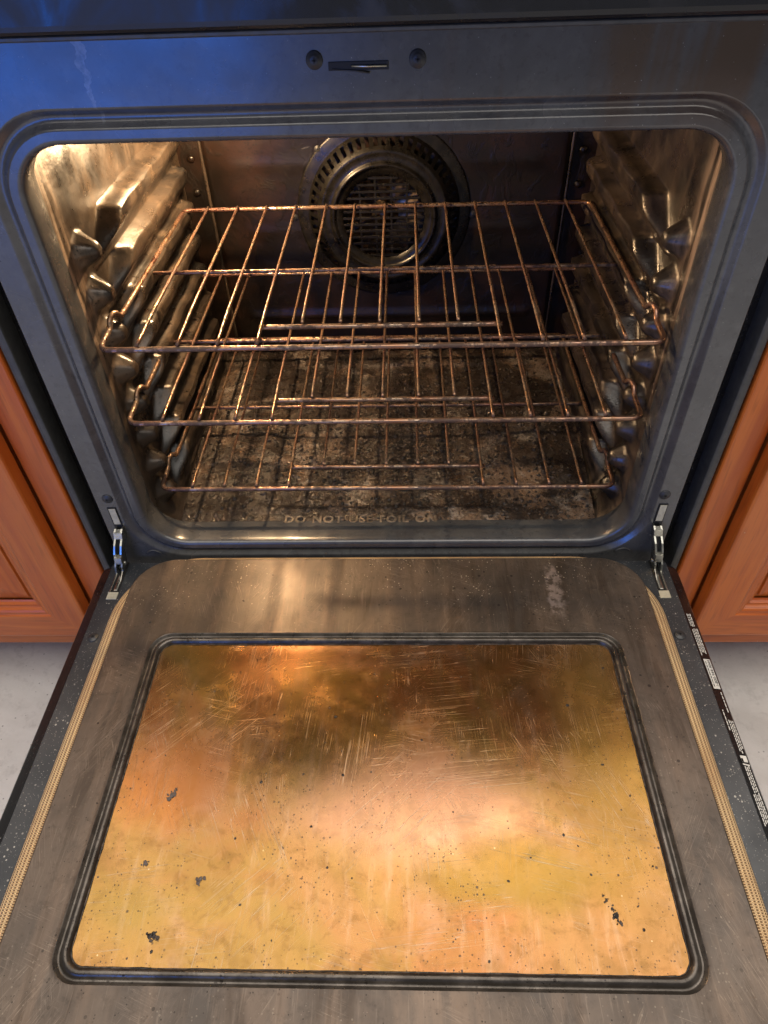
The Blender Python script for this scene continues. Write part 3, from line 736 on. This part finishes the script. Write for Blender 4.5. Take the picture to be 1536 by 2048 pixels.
cr = link('burnt_crumbs', mesh('burnt_crumbs', V, F), M['crumb']); cr['kind'] = 'stuff'; cr['label'] = 'scattered black burnt crumbs crusted over the oven floor'; cr['category'] = 'crumbs'
V = []; F = []
for i in range(300):   # on the window, liner and frame lip
    t = random.random()
    if t < .45: x, y = random.uniform(-.258, .258), random.uniform(-.477, -.15); z = LZ-.0042
    elif t < .60: x, y = random.uniform(-.26, .26), random.choice((-.1505, -.1440, -.1365, -.4785, -.4850))+random.gauss(0, .0016); z = LZ-.002
    elif t < .75: x, y = random.choice((-1, 1))*(.270+random.gauss(0, .003)), random.uniform(-.47, -.15); z = LZ-.001
    elif t < .9: x, y = random.uniform(-.30, .30), random.uniform(-.12, -.025); z = LZ
    else: x, y = random.uniform(-.24, .24), random.gauss(-.006, .003); z = .001
    r = .0004+.0013*random.random()**3; lump(V, F, (x, y, z+r*.2), r, .5)
cr = link('door_crumbs', mesh('door_crumbs', V, F), M['crumb']); cr['kind'] = 'stuff'; cr['label'] = 'fine burnt specks scattered over the open oven door'; cr['category'] = 'crumbs'
def flake(label, pts, mat='crumb'):
    V = []; F = []
    for x, y, r in pts:
        lump(V, F, (x-pts[0][0], y-pts[0][1], r*.15), r*.75, .40)
        for _ in range(5):
            q = r*random.uniform(.2, .5); a = random.uniform(0, 6.28); e = r*random.uniform(.5, 1.3); lump(V, F, (x-pts[0][0]+e*math.cos(a), y-pts[0][1]+e*math.sin(a), q*.1), q, .5)
    o = link('burnt_flake', mesh('burnt_flake', V, F), M[mat], None, (pts[0][0], pts[0][1], LZ-.0040)); o['label'] = label; o['category'] = 'crumb'; o['group'] = 'burnt flakes on the door glass'
GP = lambda px, py: (.0291, 0)
flake('black burnt flake near the left front corner of the door glass', [(-.1975, -.4545, .0034), (-.1945, -.4550, .0030), (-.1905, -.4558, .0028)])
flake('long broken burnt streak near the right front corner of the door glass', [(.2030, -.4220, .0018), (.2065, -.4285, .0024), (.2090, -.4340, .0030), (.2120, -.4395, .0026), (.2010, -.4180, .0014)])
flake('small grey burnt ring flake left of centre on the door glass', [(-.2180, -.3945, .0030), (-.2165, -.3960, .0022)], 'ash')
flake('pale grey smear flake in the left half of the door glass', [(-.2080, -.3310, .0036), (-.2060, -.3270, .0030), (-.2100, -.3350, .0024)], 'ash')
flake('grey burnt flake in the left middle of the door glass', [(-.1630, -.4080, .0030), (-.1640, -.4110, .0024)], 'ash')
for o in bpy.data.objects:
    if '_o' in o.keys(): del o['_o']
